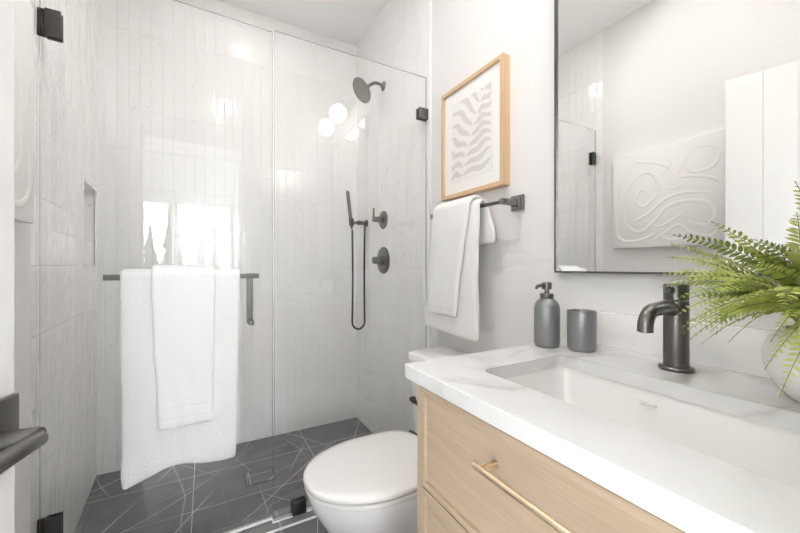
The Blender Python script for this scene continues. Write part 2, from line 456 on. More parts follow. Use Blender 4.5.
# ---- the bedroom seen in the glass: floor, walls, window
BX0, BX1, BY = -2.3, 2.2, -3.0
WX0, WX1, WZ0, WZ1 = -.90, .615, .92, 2.05
slab('floor_bedroom', (BX0, BY - .15, -.05), (BX1, -.15, 0), principled('bedroom_pale_floor', (.72, .70, .67), .5)[0])
slab('ceiling_bedroom', (BX0, BY - .15, CEIL), (BX1, -.15, CEIL + .05), paint('bedroom_ceiling_paint', (.56, .56, .56)))
slab('wall_bedroom_left', (BX0 - .1, BY - .15, 0), (BX0, -.15, CEIL), M['wall'])
slab('wall_bedroom_right', (BX1, BY - .15, 0), (BX1 + .1, -.15, CEIL), M['wall'])
wb = MB()
wb.box((BX0, BY - .15, 0), (WX0, BY, CEIL)); wb.box((WX1, BY - .15, 0), (BX1, BY, CEIL))
wb.box((WX0, BY - .15, 0), (WX1, BY, WZ0)); wb.box((WX0, BY - .15, WZ1), (WX1, BY, CEIL))
wb.box((BX0, -.152, 0), (-.75, -.03, CEIL)); wb.box((1.10, -.152, 0), (BX1, -.03, CEIL))
struct(wb.build('wall_bedroom_far', paint('greige_bedroom_paint', (.47, .47, .466))))
win = bpy.data.objects.new('window_1', None); COL.objects.link(win); win.location = (-.143, -3.08, WZ0); struct(win)
wfm = MB(); y0, y1 = -3.10, -3.06; t = .05
wfm.box((WX0, y0, WZ0), (WX0 + t, y1, WZ1)); wfm.box((WX1 - t, y0, WZ0), (WX1, y1, WZ1))
wfm.box((WX0, y0, WZ0), (WX1, y1, WZ0 + t)); wfm.box((WX0, y0, WZ1 - t), (WX1, y1, WZ1)); wfm.box((-.175, y0, WZ0), (-.11, y1, WZ1))
wfm.build('window_frame', principled('window_vinyl', (.72, .72, .71), .4)[0], win)
for a, b in ((WX0 + t, -.175), (-.11, WX1 - t)):
    MB().box((a, -3.083, WZ0 + t), (b, -3.079, WZ1 - t)).build('window_pane', M['pane'], win)
sl = MB().box((WX0 - .03, -3.0, WZ0 - .03), (WX1 + .03, -2.965, WZ0), .003); struct(sl.build('trim_window_sill', M['trim']))

# ground and conifers beyond the window
slab('ground', (-30, -60, -3.6), (30, -3.4, -3.5), principled('grass_ground', (.10, .13, .06), .9)[0])
M['needle'] = principled('conifer_needles', (.055, .085, .045), .8)[0]
M['bark'] = principled('conifer_bark', (.10, .075, .055), .9)[0]
def conifer(x, y, h, w, label):
    zb = -3.5
    t = thing('conifer_tree', label, 'tree', (x, y, zb), 'conifers outside the bedroom window')
    MB().cyl((x, y, zb), (x, y, zb + h * .95), h * .018, h * .004, 8).build('trunk', M['bark'], t, 40)
    mb = MB(); nl = 15
    for i in range(nl):
        f = i / (nl - 1); z = zb + h * (.16 + .84 * f); r = w * (1 - f) ** .8 + .08
        nb = 9; a0 = random.random() * 6
        for k in range(nb):
            a = a0 + 2 * PI * k / nb + random.uniform(-.25, .25); rr = r * random.uniform(.55, 1.1)
            d = Vector((math.cos(a), math.sin(a), 0)); s = Vector((-d.y, d.x, 0)); c = Vector((x, y, z))
            tip = c + d * rr + Vector((0, 0, -rr * .35)); mid = c + d * rr * .5 + Vector((0, 0, -rr * .1))
            up = Vector((0, 0, h * .055))
            v = [mb.bm.verts.new(p) for p in (c + up * .6, mid + s * rr * .28, tip, mid - s * rr * .28, mid + up, mid - up * .8)]
            for q in ((0, 1, 4), (1, 2, 4), (2, 3, 4), (3, 0, 4), (1, 0, 5), (2, 1, 5), (3, 2, 5), (0, 3, 5)):
                mb.bm.faces.new([v[j] for j in q])
    mb.build('foliage', M['needle'], t)
for args in ((-2.9, -14.0, 7.0, .9, 'tall conifer at the left of the window reflection'),
             (-1.3, -17.5, 6.3, .9, 'short conifer between the two tall ones in the window reflection'),
             (-.35, -14.0, 7.3, .9, 'tall conifer just right of the mullion in the window reflection'),
             (.9, -19.5, 5.9, .9, 'low conifer right of the mullion in the window reflection'),
             (1.3, -16.0, 6.4, .75, 'slim conifer near the right of the window reflection'),
             (2.9, -14.5, 6.7, .9, 'pointed conifer at the right edge of the window reflection'),
             (-4.2, -19.0, 6.9, 1.0, 'conifer at the far left beyond the window')):
    conifer(*args)

# ================================================================= ENTRY DOOR
door = bpy.data.objects.new('door_1', None); COL.objects.link(door); door.location = (-.408, -.005, 0); struct(door)
hx, hy = -.408, -.005; ex, ey = -.236, .70
dl = Vector((ex - hx, ey - hy, 0)); dlen = dl.length; du = dl.normalized(); dn = Vector((du.y, -du.x, 0))  # dn faces the room
DM = Matrix(((du.x, dn.x, 0, hx), (du.y, dn.y, 0, hy), (0, 0, 1, 0), (0, 0, 0, 1)))
mb = MB(); gw = .0022
edges = [0, .105, .235, .365, .495, .60, dlen]
mb.box((0, -.036, .012), (dlen, -.0018, 1.975), 0, m=DM)
for a, b in zip(edges[:-1], edges[1:]):
    mb.box((a + (gw / 2 if a > 0 else 0), -.0022, .012), (b - (gw / 2 if b < dlen else 0), 0, 1.975), .0015, 1, m=DM)
mb.build('door_panel', M['trim'], door, 30)
LS, LZ = dlen - .052, .872
def dp(s, n, z): return DM @ Vector((s, n, z))
mb = MB().box((LS - .047, 0, LZ - .047), (LS + .047, .009, LZ + .047), .002, m=DM)
mb.build('lever_rose', M['gun'], door, 30)
mb = MB().cyl(dp(LS, .009, LZ), dp(LS, .060, LZ), .0125, bev=.001)
mb.build('lever_neck', M['dark_metal'], door, 40)
mb = MB().tube([dp(LS - .002, .060, LZ), dp(LS - .004, .060, LZ), dp(LS - .14, .060, LZ), dp(LS - .142, .060, LZ)], [.0095, .0108, .0108, .0095], 20)
mb.build('door_handle', M['dark_metal'], door, 40)
mb = MB()
for z in (.25, 1.0, 1.75): mb.cyl((hx - .004, hy + .006, z - .045), (hx - .004, hy + .006, z + .045), .006)
mb.build('hinge', M['gun'], door, 40)

# ================================================================= SHOWER GLASS
TH = math.radians(1.5)
SM = Matrix(((math.cos(TH), -math.sin(TH), 0, -.437), (math.sin(TH), math.cos(TH), 0, 1.455), (0, 0, 1, 0), (0, 0, 0, 1)))
def pane(mb, a, b, m=None):
    mb.box(a, b, 0, m=m)
    for f in mb.bm.faces: f.material_index = 1 if f.calc_area() < .05 else 0
    return mb
sd = thing('shower_door', 'frameless clear glass shower door with black hinges and square towel bar', 'shower door', (-.437, 1.455, .095))
SDW = .672
pn = pane(MB(), (0, -.005, .097), (SDW, .005, 2.036), SM).build('glass_pane', [M['glass'], M['edge']], sd)
MB().box((0.0, -.006, .0855), (SDW, .006, .097), .001, m=SM).build('door_sweep', M['caulk'], sd)
for zc in (.29, 1.837):
    h = MB()
    h.box((.013, -.014, zc - .042), (.050, -.0052, zc + .042), .002, m=SM); h.box((.013, .0052, zc - .042), (.050, .014, zc + .042), .002, m=SM)
    h = hh = h.build('hinge', M['hinge'], sd, 30)
    MB().box((-.0055, -.005, zc - .042), (.0135, .005, zc + .042), .0015, m=SM).build('wall_plate', M['black'], h, 30)
bz = 1.062
bar = MB(); B0, B1 = .158, .612
bar.box((B0, -.066, bz - .009), (B1, -.048, bz + .009), .0012, m=SM)
tb = bar.build('towel_bar', M['gun_soft'], sd, 30)
for s in (B0 + .012, B1 - .012):
    MB().box((s - .009, -.050, bz - .009), (s + .009, -.005, bz + .009), .001, m=SM).build('bar_post', M['gun_soft'], tb, 30)
ph = MB(); hs = .597
ph.box((hs - .0115, .060, bz - .195), (hs + .0115, .074, bz + .009), .0012, m=SM)
ph = ph.build('pull_handle', M['flat_grey'], sd, 30)
for z in (bz, bz - .186):
    MB().box((hs - .0085, .005, z - .009), (hs + .0085, .062, z + .009), .001, m=SM).build('handle_post', M['flat_grey'], ph, 30)

fp = thing('shower_glass_panel', 'fixed clear glass shower panel between the glass door and the right wall', 'glass panel', (.6, 1.46, .0865))
pane(MB(), (.240, 1.455, .0865), (XW - .009, 1.465, 2.036)).build('glass_pane', [M['glass'], M['edge']], fp)
c = MB(); c.box((.308, 1.443, .0865), (.364, 1.4548, .142), .002); c.box((.308, 1.4652, .0865), (.364, 1.477, .142), .002)
c.build('floor_clamp', M['black'], fp, 30)
for z in (1.85, .45):
    c = MB(); c.box((XW - .058, 1.443, z - .026), (XW - .006, 1.4548, z + .026), .002); c.box((XW - .058, 1.4652, z - .026), (XW - .006, 1.477, z + .026), .002)
    c.build('wall_clamp', M['gun'], fp, 30)

# ================================================================= TOWELS
def drape(name, mt, bar_p, axis, front, w_top, w_bot, z_top, z_front, z_back, r_in, thick, label, cat,
          shear=(0, 0), wave=.004, seed=0, hem=None, back_w=None, front_off=0.0, back_off=0.0, bot_fn=None, group=None):
    """cloth folded over a bar. axis = unit vector along the bar, front = unit vector to the viewer's side.
    w_top / w_bot = (a0, a1) extents along the bar at the fold and at the front hem"""
    mb = MB(); P = Vector(bar_p); ax = Vector(axis).normalized(); fr = Vector(front).normalized()
    prof = []   # (offset along front, z, f_front 0..1, f_back 0..1)
    nb, na, nf = 10, 12, 30
    zc = z_top - r_in - thick
    R_ = r_in + thick * .5
    for i in range(nb):
        f = 1 - i / nb; prof.append((-R_ - back_off * f, zc - (zc - z_back) * f, 0, f))
    for i in range(na + 1):
        a = PI * i / na; prof.append((-R_ * math.cos(a), zc + R_ * math.sin(a), 0, 0))
    for i in range(1, nf + 1):
        f = i / nf; prof.append((R_ + front_off * (1 - math.exp(-(zc - z_front) * f * 6)), zc - (zc - z_front) * f, f, 0))
    nw = 36; rows = []
    for (o, z, ff, fb) in prof:
        row = []
        a0 = w_top[0] + (w_bot[0] - w_top[0]) * ff; a1 = w_top[1] + (w_bot[1] - w_top[1]) * ff
        if back_w and fb > 0: a0 = w_top[0] + (back_w[0] - w_top[0]) * min(1, fb * 1.5); a1 = w_top[1] + (back_w[1] - w_top[1]) * min(1, fb * 1.5)
        for j in range(nw + 1):
            u = j / nw; s = a0 + (a1 - a0) * u
            nz = noise.noise(Vector((s * 9 + seed * 3.1, z * 3.0, seed)))
            nz2 = noise.noise(Vector((s * 26 + seed, z * 9.0, seed + 5)))
            d = wave * (nz * 1.5 + nz2 * .4) * (min(1, .15 + (zc - z) * 2.2) if ff > 0 else .12)
            es = .003 * noise.noise(Vector((z * 14, seed * 2.7 + (0 if u < .5 else 9), 1.3)))
            zz = z
            if bot_fn and ff > 0: zz += bot_fn(u) * ff
            # edges of a folded towel roll back towards the wall
            edge = max(0, 1 - min(u, 1 - u) / .045); d -= thick * .35 * edge * edge * (1 if ff > 0 or fb == 0 else 0)
            dirn = 1 if (ff > 0 or fb == 0) else -1
            q = P + ax * (s + es * (1 if edge > 0 else .3)) + fr * (o + d * dirn if (ff > 0 or fb > 0) else o) ; q.z = zz + (d * .3 if ff == 0 and fb == 0 else 0)
            row.append(q)
        rows.append(row)
    # thicken into a closed body
    n = len(rows)
    nor = []
    for i in range(n):
        nr = []
        for j in range(nw + 1):
            a = rows[min(i + 1, n - 1)][j] - rows[max(i - 1, 0)][j]; b = rows[i][min(j + 1, nw)] - rows[i][max(j - 1, 0)]
            v = b.cross(a)
            v = v.normalized() if v.length > 1e-9 else Vector((0, 0, 1)); nr.append(v)
        nor.append(nr)
    mid = n // 3
    if nor[mid][nw // 2].z < 0: nor = [[-v for v in r_] for r_ in nor]
    h = thick * .5
    outer = [[mb.bm.verts.new(rows[i][j] + nor[i][j] * h) for j in range(nw + 1)] for i in range(n)]
    inner = [[mb.bm.verts.new(rows[i][j] - nor[i][j] * h) for j in range(nw + 1)] for i in range(n)]
    for i in range(n - 1):
        for j in range(nw):
            mb.bm.faces.new((outer[i][j], outer[i][j + 1], outer[i + 1][j + 1], outer[i + 1][j]))
            mb.bm.faces.new((inner[i][j], inner[i + 1][j], inner[i + 1][j + 1], inner[i][j + 1]))
    # rounded selvedges: an extra loop pushed outwards
    def rim(a, b, outv, closed=False):
        mids = [mb.bm.verts.new((p.co + q.co) / 2 + ov * h * .9) for p, q, ov in zip(a, b, outv)]
        for k in range(len(a) - 1):
            mb.bm.faces.new((a[k], a[k + 1], mids[k + 1], mids[k])); mb.bm.faces.new((mids[k], mids[k + 1], b[k + 1], b[k]))
        return mids
    l = rim([r_[0] for r_ in outer], [r_[0] for r_ in inner], [-ax] * n)
    r = rim([r_[-1] for r_ in outer], [r_[-1] for r_ in inner], [ax] * n)
    dn_ = Vector((0, 0, -1))
    f0 = rim(outer[0], inner[0], [dn_] * (nw + 1)); f1 = rim(outer[-1], inner[-1], [dn_] * (nw + 1))
    for (o_, i_, e, fm) in ((outer[0][0], inner[0][0], l[0], f0[0]), (outer[-1][0], inner[-1][0], l[-1], f1[0]),
                            (outer[0][-1], inner[0][-1], r[0], f0[-1]), (outer[-1][-1], inner[-1][-1], r[-1], f1[-1])):
        mb.bm.faces.new((o_, e, i_, fm))
    o = mb.build(name, mt, None, 70)
    recenter(o)
    md = o.modifiers.new('soften', 'SUBSURF'); md.levels = 1; md.render_levels = 1
    return tag(o, label, cat, group), rows, nor
bar_c = SM @ Vector(((B0 + B1) / 2, -.057, bz)); bax = (SM.to_3x3() @ Vector((1, 0, 0))); bfr = (SM.to_3x3() @ Vector((0, -1, 0)))
def hem_bath(u): return -.022 * max(0, 1 - u / .35) ** 1.5 + .022 * math.exp(-((u - .45) / .22) ** 2) - .002 * u
drape('bath_towel', M['towel'], bar_c, bax, bfr, (-.180, .158), (-.174, .142), bz + .0265, .422, .440, .0145, .012,
      'large white bath towel hanging down over the shower door towel bar', 'towel', wave=.005, seed=3, bot_fn=hem_bath, front_off=.012)
drape('hand_towel', M['hand_towel'], bar_c, bax, bfr, (-.100, .078), (-.080, .070), bz + .0410, .572, .62, .0300, .011,
      'smaller white hand towel layered on the bath towel over shower door bar', 'towel', wave=.005, seed=3, front_off=.012)

# wall towel rail
BX, BZ = .900, 1.322
rail = thing('towel_rail', 'gunmetal wall towel rail with square rosettes below the framed leaf print', 'towel rail', (XW, 1.10, BZ))
MB().tube([(BX, .870, BZ), (BX, 1.322, BZ)], .0065, 16).build('rail_bar', M['gun'], rail, 40)
for y in (.882, 1.310):
    ps = MB().box((BX - .010, y - .010, BZ - .010), (XW - .006, y + .010, BZ + .010), .0015).build('rail_post', M['gun_soft'], rail, 30)
    rs = MB(); rs.box((XW - .0075, y - .027, BZ - .027), (XW + .004, y + .027, BZ + .027), .002); rs.box((XW - .013, y - .019, BZ - .019), (XW - .007, y + .019, BZ + .019), .002)
    rs.build('rosette', M['gun_soft'], ps, 30)
def hem_w(u): return .012 * u - .006
drape('bath_towel', M['towel_w'], (BX, 1.10, BZ), (0, 1, 0), (-1, 0, 0), (-.115, .166), (-.122, .216), BZ + .029, .832, 1.185, .011, .018,
      'white bath towel over the gunmetal rail beside the toilet', 'towel', wave=.005, seed=21, bot_fn=hem_w, front_off=.018, back_w=(-.150, .16))
drape('hand_towel', M['hand_towel_w'], (BX, 1.10, BZ), (0, 1, 0), (-1, 0, 0), (-.085, .142), (-.022, .165), BZ + .048, .905, 1.215, .0335, .0145,
      'narrow white hand towel layered over the bath towel on the rail', 'towel', wave=.005, seed=21, front_off=.018, back_w=(-.05, .13))

# ================================================================= SHOWER FITTINGS
XT = XW - .006
sh = thing('overhead_shower', 'round dark gunmetal shower head on a curved wall arm', 'shower head', (XT, 1.94, 2.20))
MB().lathe((XT, 1.94, 2.212), [(.029, 0), (.029, .003), (.026, .008), (.016, .011), (.0125, .016)], 32, (-1, 0, 0)).build('wall_flange', M['gun'], sh, 40)
arm = [(XT - .010 - .10 * t, 1.94, 2.212 + .012 * math.sin(t * PI) - .035 * t ** 2.2) for t in [i / 14 for i in range(15)]]
MB().tube(arm, .0095, 16).build('shower_arm', M['gun'], sh, 40)
hd = Vector((-.80, 0, -.60)).normalized(); hc = Vector(arm[-1])
MB().sphere(hc + hd * .006, .017, 20).build('ball_joint', M['gun'], sh, 60)
face = hc + hd * .052
MB().lathe(hc + hd * .012, [(.016, 0), (.022, .010), (.050, .017), (.068, .024), (.074, .030), (.075, .038), (.072, .041), (.0, .0405)], 48, hd, True, False).build('spray_head', M['gun'], sh, 35)
nz = MB(); e1 = hd.orthogonal().normalized(); e2 = hd.cross(e1)
for rr, k in ((.014, 6), (.030, 12), (.046, 18), (.061, 26)):
    for i in range(k):
        a = 2 * PI * i / k; p = hc + hd * .0525 + (e1 * math.cos(a) + e2 * math.sin(a)) * rr
        nz.cyl(p, p + hd * .0018, .0036, .0028, 8)
nz.build('nozzles', M['black'], sh, 40)

hs_ = thing('hand_shower', 'slim black handheld shower wand with looped hose on wall holder', 'hand shower', (XT, 2.20, 1.39))
YH = 2.20; ZH = 1.392
MB().lathe((XT, YH, ZH), [(.024, 0), (.024, .004), (.021, .008), (.013, .010), (.0125, .040), (.015, .044), (.015, .066), (.012, .070)], 28, (-1, 0, 0)).build('wall_bracket', M['gun'], hs_, 35)
MB().tube([(XT - .0145, YH, ZH), (XT - .0145, YH, ZH - .028)], .0095, 16).build('hose_outlet', M['gun'], hs_, 40)
MB().tube([(XT - .068, YH, ZH), (XT - .092, YH, ZH)], .008, 14).build('holder_arm', M['gun'], hs_, 40)
wx = XT - .108
MB().lathe((wx, YH, ZH - .022), [(.0155, 0), (.0165, .004), (.0165, .044), (.0155, .048)], 24, (-.10, 0, 1)).build('wand_cradle', M['black'], hs_, 40)
wd = Vector((-.12, 0, 1)).normalized(); w0 = Vector((wx, YH, ZH - .045)); 
MB().lathe(w0, [(.007, 0), (.008, .004), (.0098, .02), (.0115, .06), (.0118, .245), (.0108, .252), (.0, .252)], 24, wd, True, False).build('wand', M['gun'], hs_, 40)
pts = []
x0, x1 = wx + .003, XT - .0145; zt0, zt1, zb = ZH - .050, ZH - .030, .70
for i in range(24): pts.append((x0 + .004 * math.sin(i / 23 * PI), YH, zt0 + (zb + .03 - zt0) * i / 23))
rx = (x1 - x0) / 2; cxm = (x0 + x1) / 2
for i in range(1, 16):
    a = PI + PI * i / 16; pts.append((cxm + rx * math.cos(a), YH, zb + .03 + .055 * math.sin(a) * 1.0))
for i in range(24): pts.append((x1 - .004 * math.sin(i / 23 * PI), YH, zb + .03 + (zt1 - zb - .03) * i / 23))
MB().tube(pts, .0065, 12).build('hose', M['rubber'], hs_, 50)

dv = thing('diverter_valve', 'small round gunmetal shower diverter with upright lever, above the larger valve', 'valve', (XT, 1.94, 1.385))
MB().lathe((XT, 1.94, 1.385), [(.056, 0), (.056, .004), (.052, .008), (.024, .009)], 40, (-1, 0, 0)).build('escutcheon', M['gun'], dv, 35)
MB().lathe((XT - .008, 1.94, 1.385), [(.023, 0), (.023, .022), (.021, .024), (.017, .025), (.017, .062), (.015, .064)], 28, (-1, 0, 0)).build('valve_hub', M['gun'], dv, 35)
MB().tube([(XT - .062, 1.94, 1.382), (XT - .067, 1.94, 1.400), (XT - .068, 1.94, 1.452)], [.008, .0065, .0055], 14).build('lever', M['gun'], dv, 40)
sv = thing('shower_valve', 'large round gunmetal shower valve trim with knob, below the lever diverter', 'valve', (XT, 1.94, 1.135))
MB().lathe((XT, 1.94, 1.135), [(.083, 0), (.083, .004), (.078, .009), (.028, .010)], 48, (-1, 0, 0)).build('escutcheon', M['gun'], sv, 35)
MB().lathe((XT - .009, 1.94, 1.135), [(.030, 0), (.030, .018), (.026, .021), (.022, .022), (.022, .060), (.020, .063)], 32, (-1, 0, 0)).build('valve_knob', M['gun'], sv, 35)
MB().tube([(XT - .055, 1.94, 1.135), (XT - .055, 1.925, 1.135), (XT - .055, 1.905, 1.135)], [.007, .007, .006], 14).build('lever', M['gun'], sv, 40)

dr = thing('floor_drain', 'square tile-insert drain set into the grey shower floor', 'drain', (.25, 1.96, 0))
MB().box((.176, 1.891, .0), (.324, 2.027, .0012)).build('drain_slot', M['black'], dr)
MB().box((.183, 1.898, .001), (.317, 2.020, .0018)).build('drain_insert', M['shower_floor'], dr)

# ================================================================= TOILET
TY = 1.10
to = thing('toilet', 'white toilet with closed lid between the oak vanity and the shower glass', 'toilet', (.66, TY, 0))
def egg(x0, x1, hw, z, n=56, flat=.55, sq=2.35, dy=0):
    """plan outline: rounded nose at x0 (front), squarer at x1 (back)"""
    out = []; xm = x0 + (x1 - x0) * flat
    for k in range(n):
        a = 2 * PI * k / n; ca, sa = math.cos(a), math.sin(a)
        if ca < 0:
            x = xm + (xm - x0) * -abs(ca) ** (2 / 2.1); y = hw * math.copysign(abs(sa) ** (2 / 2.1), sa)
        else:
            x = xm + (x1 - xm) * abs(ca) ** (2 / 3.6); y = hw * math.copysign(abs(sa) ** (2 / 3.6), sa)
        out.append((x, TY + y, z))
    return out
X0 = .272
MB().loft([egg(.42, .90, .115, 0), egg(.41, .90, .118, .02), egg(.40, .90, .120, .10), egg(.375, .91, .132, .18), egg(.335, .92, .155, .26),
           egg(.300, .93, .174, .32), egg(.285, .935, .182, .36), egg(.282, .935, .183, .378), egg(.288, .93, .178, .383)]).build('bowl', M['ceramic'], to, 50)
MB().loft([egg(.284, .735, .176, .3845), egg(.276, .74, .184, .3865), egg(.274, .742, .186, .393), egg(.275, .742, .185, .400), egg(.280, .738, .181, .4025)]).build('seat', M['seat_white'], to, 50)
MB().loft([egg(.283, .735, .178, .404), egg(.274, .74, .186, .4055), egg(.271, .742, .1885, .412), egg(.272, .742, .188, .420), egg(.278, .738, .182, .4255),
           egg(.300, .72, .160, .4285), egg(.36, .68, .110, .4305), egg(.46, .60, .03, .431)]).build('lid', M['seat_white'], to, 60)
for s in (-1, 1):
    MB().cyl((.745, TY + s * .105, .407), (.745, TY + s * .150, .407), .013, bev=.002).build('seat_hinge', M['black'], to, 40)
def rrect(x0, x1, y0, y1, r, z, k=6):
    out = []
    for (cx, cy, a0) in ((x1 - r, y1 - r, 0), (x0 + r, y1 - r, PI / 2), (x0 + r, y0 + r, PI), (x1 - r, y0 + r, 3 * PI / 2)):
        for i in range(k + 1):
            a = a0 + PI / 2 * i / k; out.append((cx + r * math.cos(a), cy + r * math.sin(a), z))
    return out
MB().loft([rrect(.765, .958, TY - .165, TY + .165, .03, .383), rrect(.762, .958, TY - .18, TY + .18, .03, .45), rrect(.757, .958, TY - .19, TY + .19, .03, .70)]).build('tank', M['ceramic'], to, 50)
MB().loft([rrect(.755, .960, TY - .192, TY + .192, .03, .702), rrect(.750, .962, TY - .198, TY + .198, .03, .706), rrect(.750, .962, TY - .198, TY + .198, .03, .728),
           rrect(.753, .960, TY - .195, TY + .195, .03, .735), rrect(.765, .95, TY - .18, TY + .18, .03, .738)]).build('tank_lid', M['ceramic'], to, 50)
lv = MB().cyl((.760, TY + .140, .545), (.747, TY + .140, .545), .014, bev=.002)
lv.box((.741, TY + .080, .538), (.749, TY + .153, .556), .003); lv.build('flush_lever', M['black'], to, 40)

# ================================================================= VANITY
VY0, VY1 = -.010, .662; VX = .412; CZ = .88
van = thing('vanity_cabinet', 'light oak vanity cabinet with framed drawers and brass pulls', 'vanity', (.68, .33, 0))
bd = MB()
bd.box((VX + .020, VY1 - .018, .10), (.960, VY1, .850), .001); bd.box((VX + .020, VY0, .10), (.960, VY0 + .018, .850), .001)
bd.box((.945, VY0 + .018, .10), (.960, VY1 - .018, .850)); bd.box((VX + .020, VY0 + .018, .10), (.945, VY1 - .018, .118))
bd.build('carcass', M['oak_v'], van, 30)
kk = MB().box((.47, VY0 + .01, 0), (.96, VY1 - .01, .10)); kk.build('plinth', M['oak'], van)
ff = MB()
ff.box((VX, VY1 - .014, .10), (VX + .020, VY1, .850), .001); ff.box((VX, VY0, .10), (VX + .020, VY0 + .014, .850), .001)
ff.box((VX + .001, VY0 + .014, .838), (VX + .020, VY1 - .014, .850)); ff.box((VX + .001, VY0 + .014, .10), (VX + .020, VY1 - .014, .112))
ff.build('face_frame', M['oak_v'], van, 30)
for z0, z1 in ((.622, .835), (.370, .618), (.116, .366)):
    dw = MB(); a, b = VY0 + .017, VY1 - .017; w = .013
    dw.box((VX + .006, a + .002, z0 + .002), (VX + .020, b - .002, z1 - .002))
    dw.box((VX, a, z0), (VX + .019, a + w, z1), .0008, 1); dw.box((VX, b - w, z0), (VX + .019, b, z1), .0008, 1)
    dw.box((VX, a + w, z0), (VX + .019, b - w, z0 + w), .0008, 1); dw.box((VX, a + w, z1 - w), (VX + .019, b - w, z1), .0008, 1)
    dw = dw.build('drawer', M['oak'], van, 30)
    hz = z1 - .062; hw = MB()
    hw.tube([(VX - .028, .180, hz), (VX - .028, .181, hz), (VX - .028, .442, hz), (VX - .028, .443, hz)], [.004, .005, .005, .004], 16)
    hw.box((VX - .030, .192, hz - .0045), (VX + .006, .201, hz + .0045), .001); hw.box((VX - .030, .420, hz - .0045), (VX + .006, .429, hz + .0045), .001)
    hw.build('drawer_pull', M['brass'], dw, 40)

# worktop with sink cut-out
CX0, CX1, CY0, CY1 = .390, XW + .001, -.012, .678
SX0, SX1, SY0, SY1 = .503, .770, .098, .560
def loop_outer(x0, x1, y0, y1, inner, z):
    """outer rectangle sampled along rays through the inner loop"""
    cx, cy = (SX0 + SX1) / 2, (SY0 + SY1) / 2; out = []
    for p in inner:
        dx, dy = p[0] - cx, p[1] - cy; t = 1e9
        if dx > 1e-9: t = min(t, (x1 - cx) / dx)
        if dx < -1e-9: t = min(t, (x0 - cx) / dx)
        if dy > 1e-9: t = min(t, (y1 - cy) / dy)
        if dy < -1e-9: t = min(t, (y0 - cy) / dy)
        out.append([cx + dx * t, cy + dy * t, z])
    # snap the nearest samples onto the corners
    for c in ((x0, y0), (x0, y1), (x1, y0), (x1, y1)):
        k = min(range(len(out)), key=lambda i: (out[i][0] - c[0]) ** 2 + (out[i][1] - c[1]) ** 2)
        out[k][0], out[k][1] = c
    return [tuple(p) for p in out]
def dense_rrect(x0, x1, y0, y1, r, z):
    base = rrect(x0, x1, y0, y1, r, z, 6); out = []
    for i, p in enumerate(base):
        q = base[(i + 1) % len(base)]; d = math.dist(p, q); n = max(1, int(d / .02))
        for k in range(n): out.append(tuple(p[j] + (q[j] - p[j]) * k / n for j in range(3)))
    return out
inn = dense_rrect(SX0, SX1, SY0, SY1, .022, CZ)
def zset(lp, z): return [(p[0], p[1], z) for p in lp]
def inset(lp, d):
    cx, cy = (SX0 + SX1) / 2, (SY0 + SY1) / 2
    return [(p[0] - math.copysign(min(d, abs(p[0] - cx)), p[0] - cx), p[1] - math.copysign(min(d, abs(p[1] - cy)), p[1] - cy), p[2]) for p in lp]
e = .0022
outr = loop_outer(CX0 + e, CX1, CY0 + e, CY1 - e, inn, CZ); outf = loop_outer(CX0, CX1, CY0, CY1, inn, CZ - e)
ctop = MB()
ctop.loft([zset(inn, .850), zset(outf, .850), outf, outr, inset(inn, -.0018), zset(inn, CZ - .0018), zset(inn, .850)], False, False)
bmesh.ops.remove_doubles(ctop.bm, verts=ctop.bm.verts[:], dist=1e-6)
ct = ctop.build('countertop', M['quartz'], None, 30)
tag(ct, 'white grey-veined quartz countertop with sink cut-out on the oak vanity', 'countertop'); recenter(ct)
bs = MB().box((XW - .017, CY0, CZ), (XW + .004, CY1 - .004, .972), .002).build('backsplash', principled('pale_quartz', (.83, .815, .80), .2)[0], None, 30)
tag(bs, 'low white quartz backsplash strip along the wall behind the faucet', 'backsplash'); recenter(bs)

sk = thing('sink', 'rectangular white undermount sink set below the quartz countertop', 'sink', ((SX0 + SX1) / 2, (SY0 + SY1) / 2, .70))
def rr(d, z, r): return dense_like(SX0 + d, SX1 - d, SY0 + d, SY1 - d, r, z)
def dense_like(x0, x1, y0, y1, r, z):
    base = rrect(x0, x1, y0, y1, r, z, 8); out = []
    for i, p in enumerate(base):
        q = base[(i + 1) % len(base)]; n = 8 if i % 9 == 8 else 1
        for k in range(n): out.append(tuple(p[j] + (q[j] - p[j]) * k / n for j in range(3)))
    return out
inner_l = [rr(-.004, .8498, .026), rr(-.002, .84, .028), rr(.004, .80, .032), rr(.010, .765, .038), rr(.020, .745, .045), rr(.040, .735, .05), rr(.085, .731, .045), rr(.118, .729, .012)]
outer_l = [rr(.112, .719, .012), rr(.03, .722, .05), rr(.0, .745, .05), rr(-.012, .80, .04), rr(-.018, .8498, .036)]
MB().loft(list(reversed(inner_l)) + list(reversed(outer_l)), True, False).build('basin', M['ceramic'], sk, 50)
sx, sy = (SX0 + SX1) / 2, (SY0 + SY1) / 2
MB().lathe((sx, sy, .7285), [(.022, 0), (.022, .003), (.018, .0042), (.0, .0036)], 28, None, True, False).build('drain_cover', M['gun'], sk, 40)
ovf = MB(); ovf.box((SX1 - .0085, .352, .822), (SX1 + .001, .382, .8275), .002)
ovf.build('overflow_slot', principled('overflow_trim', (.72, .70, .68), .4)[0], sk, 30)

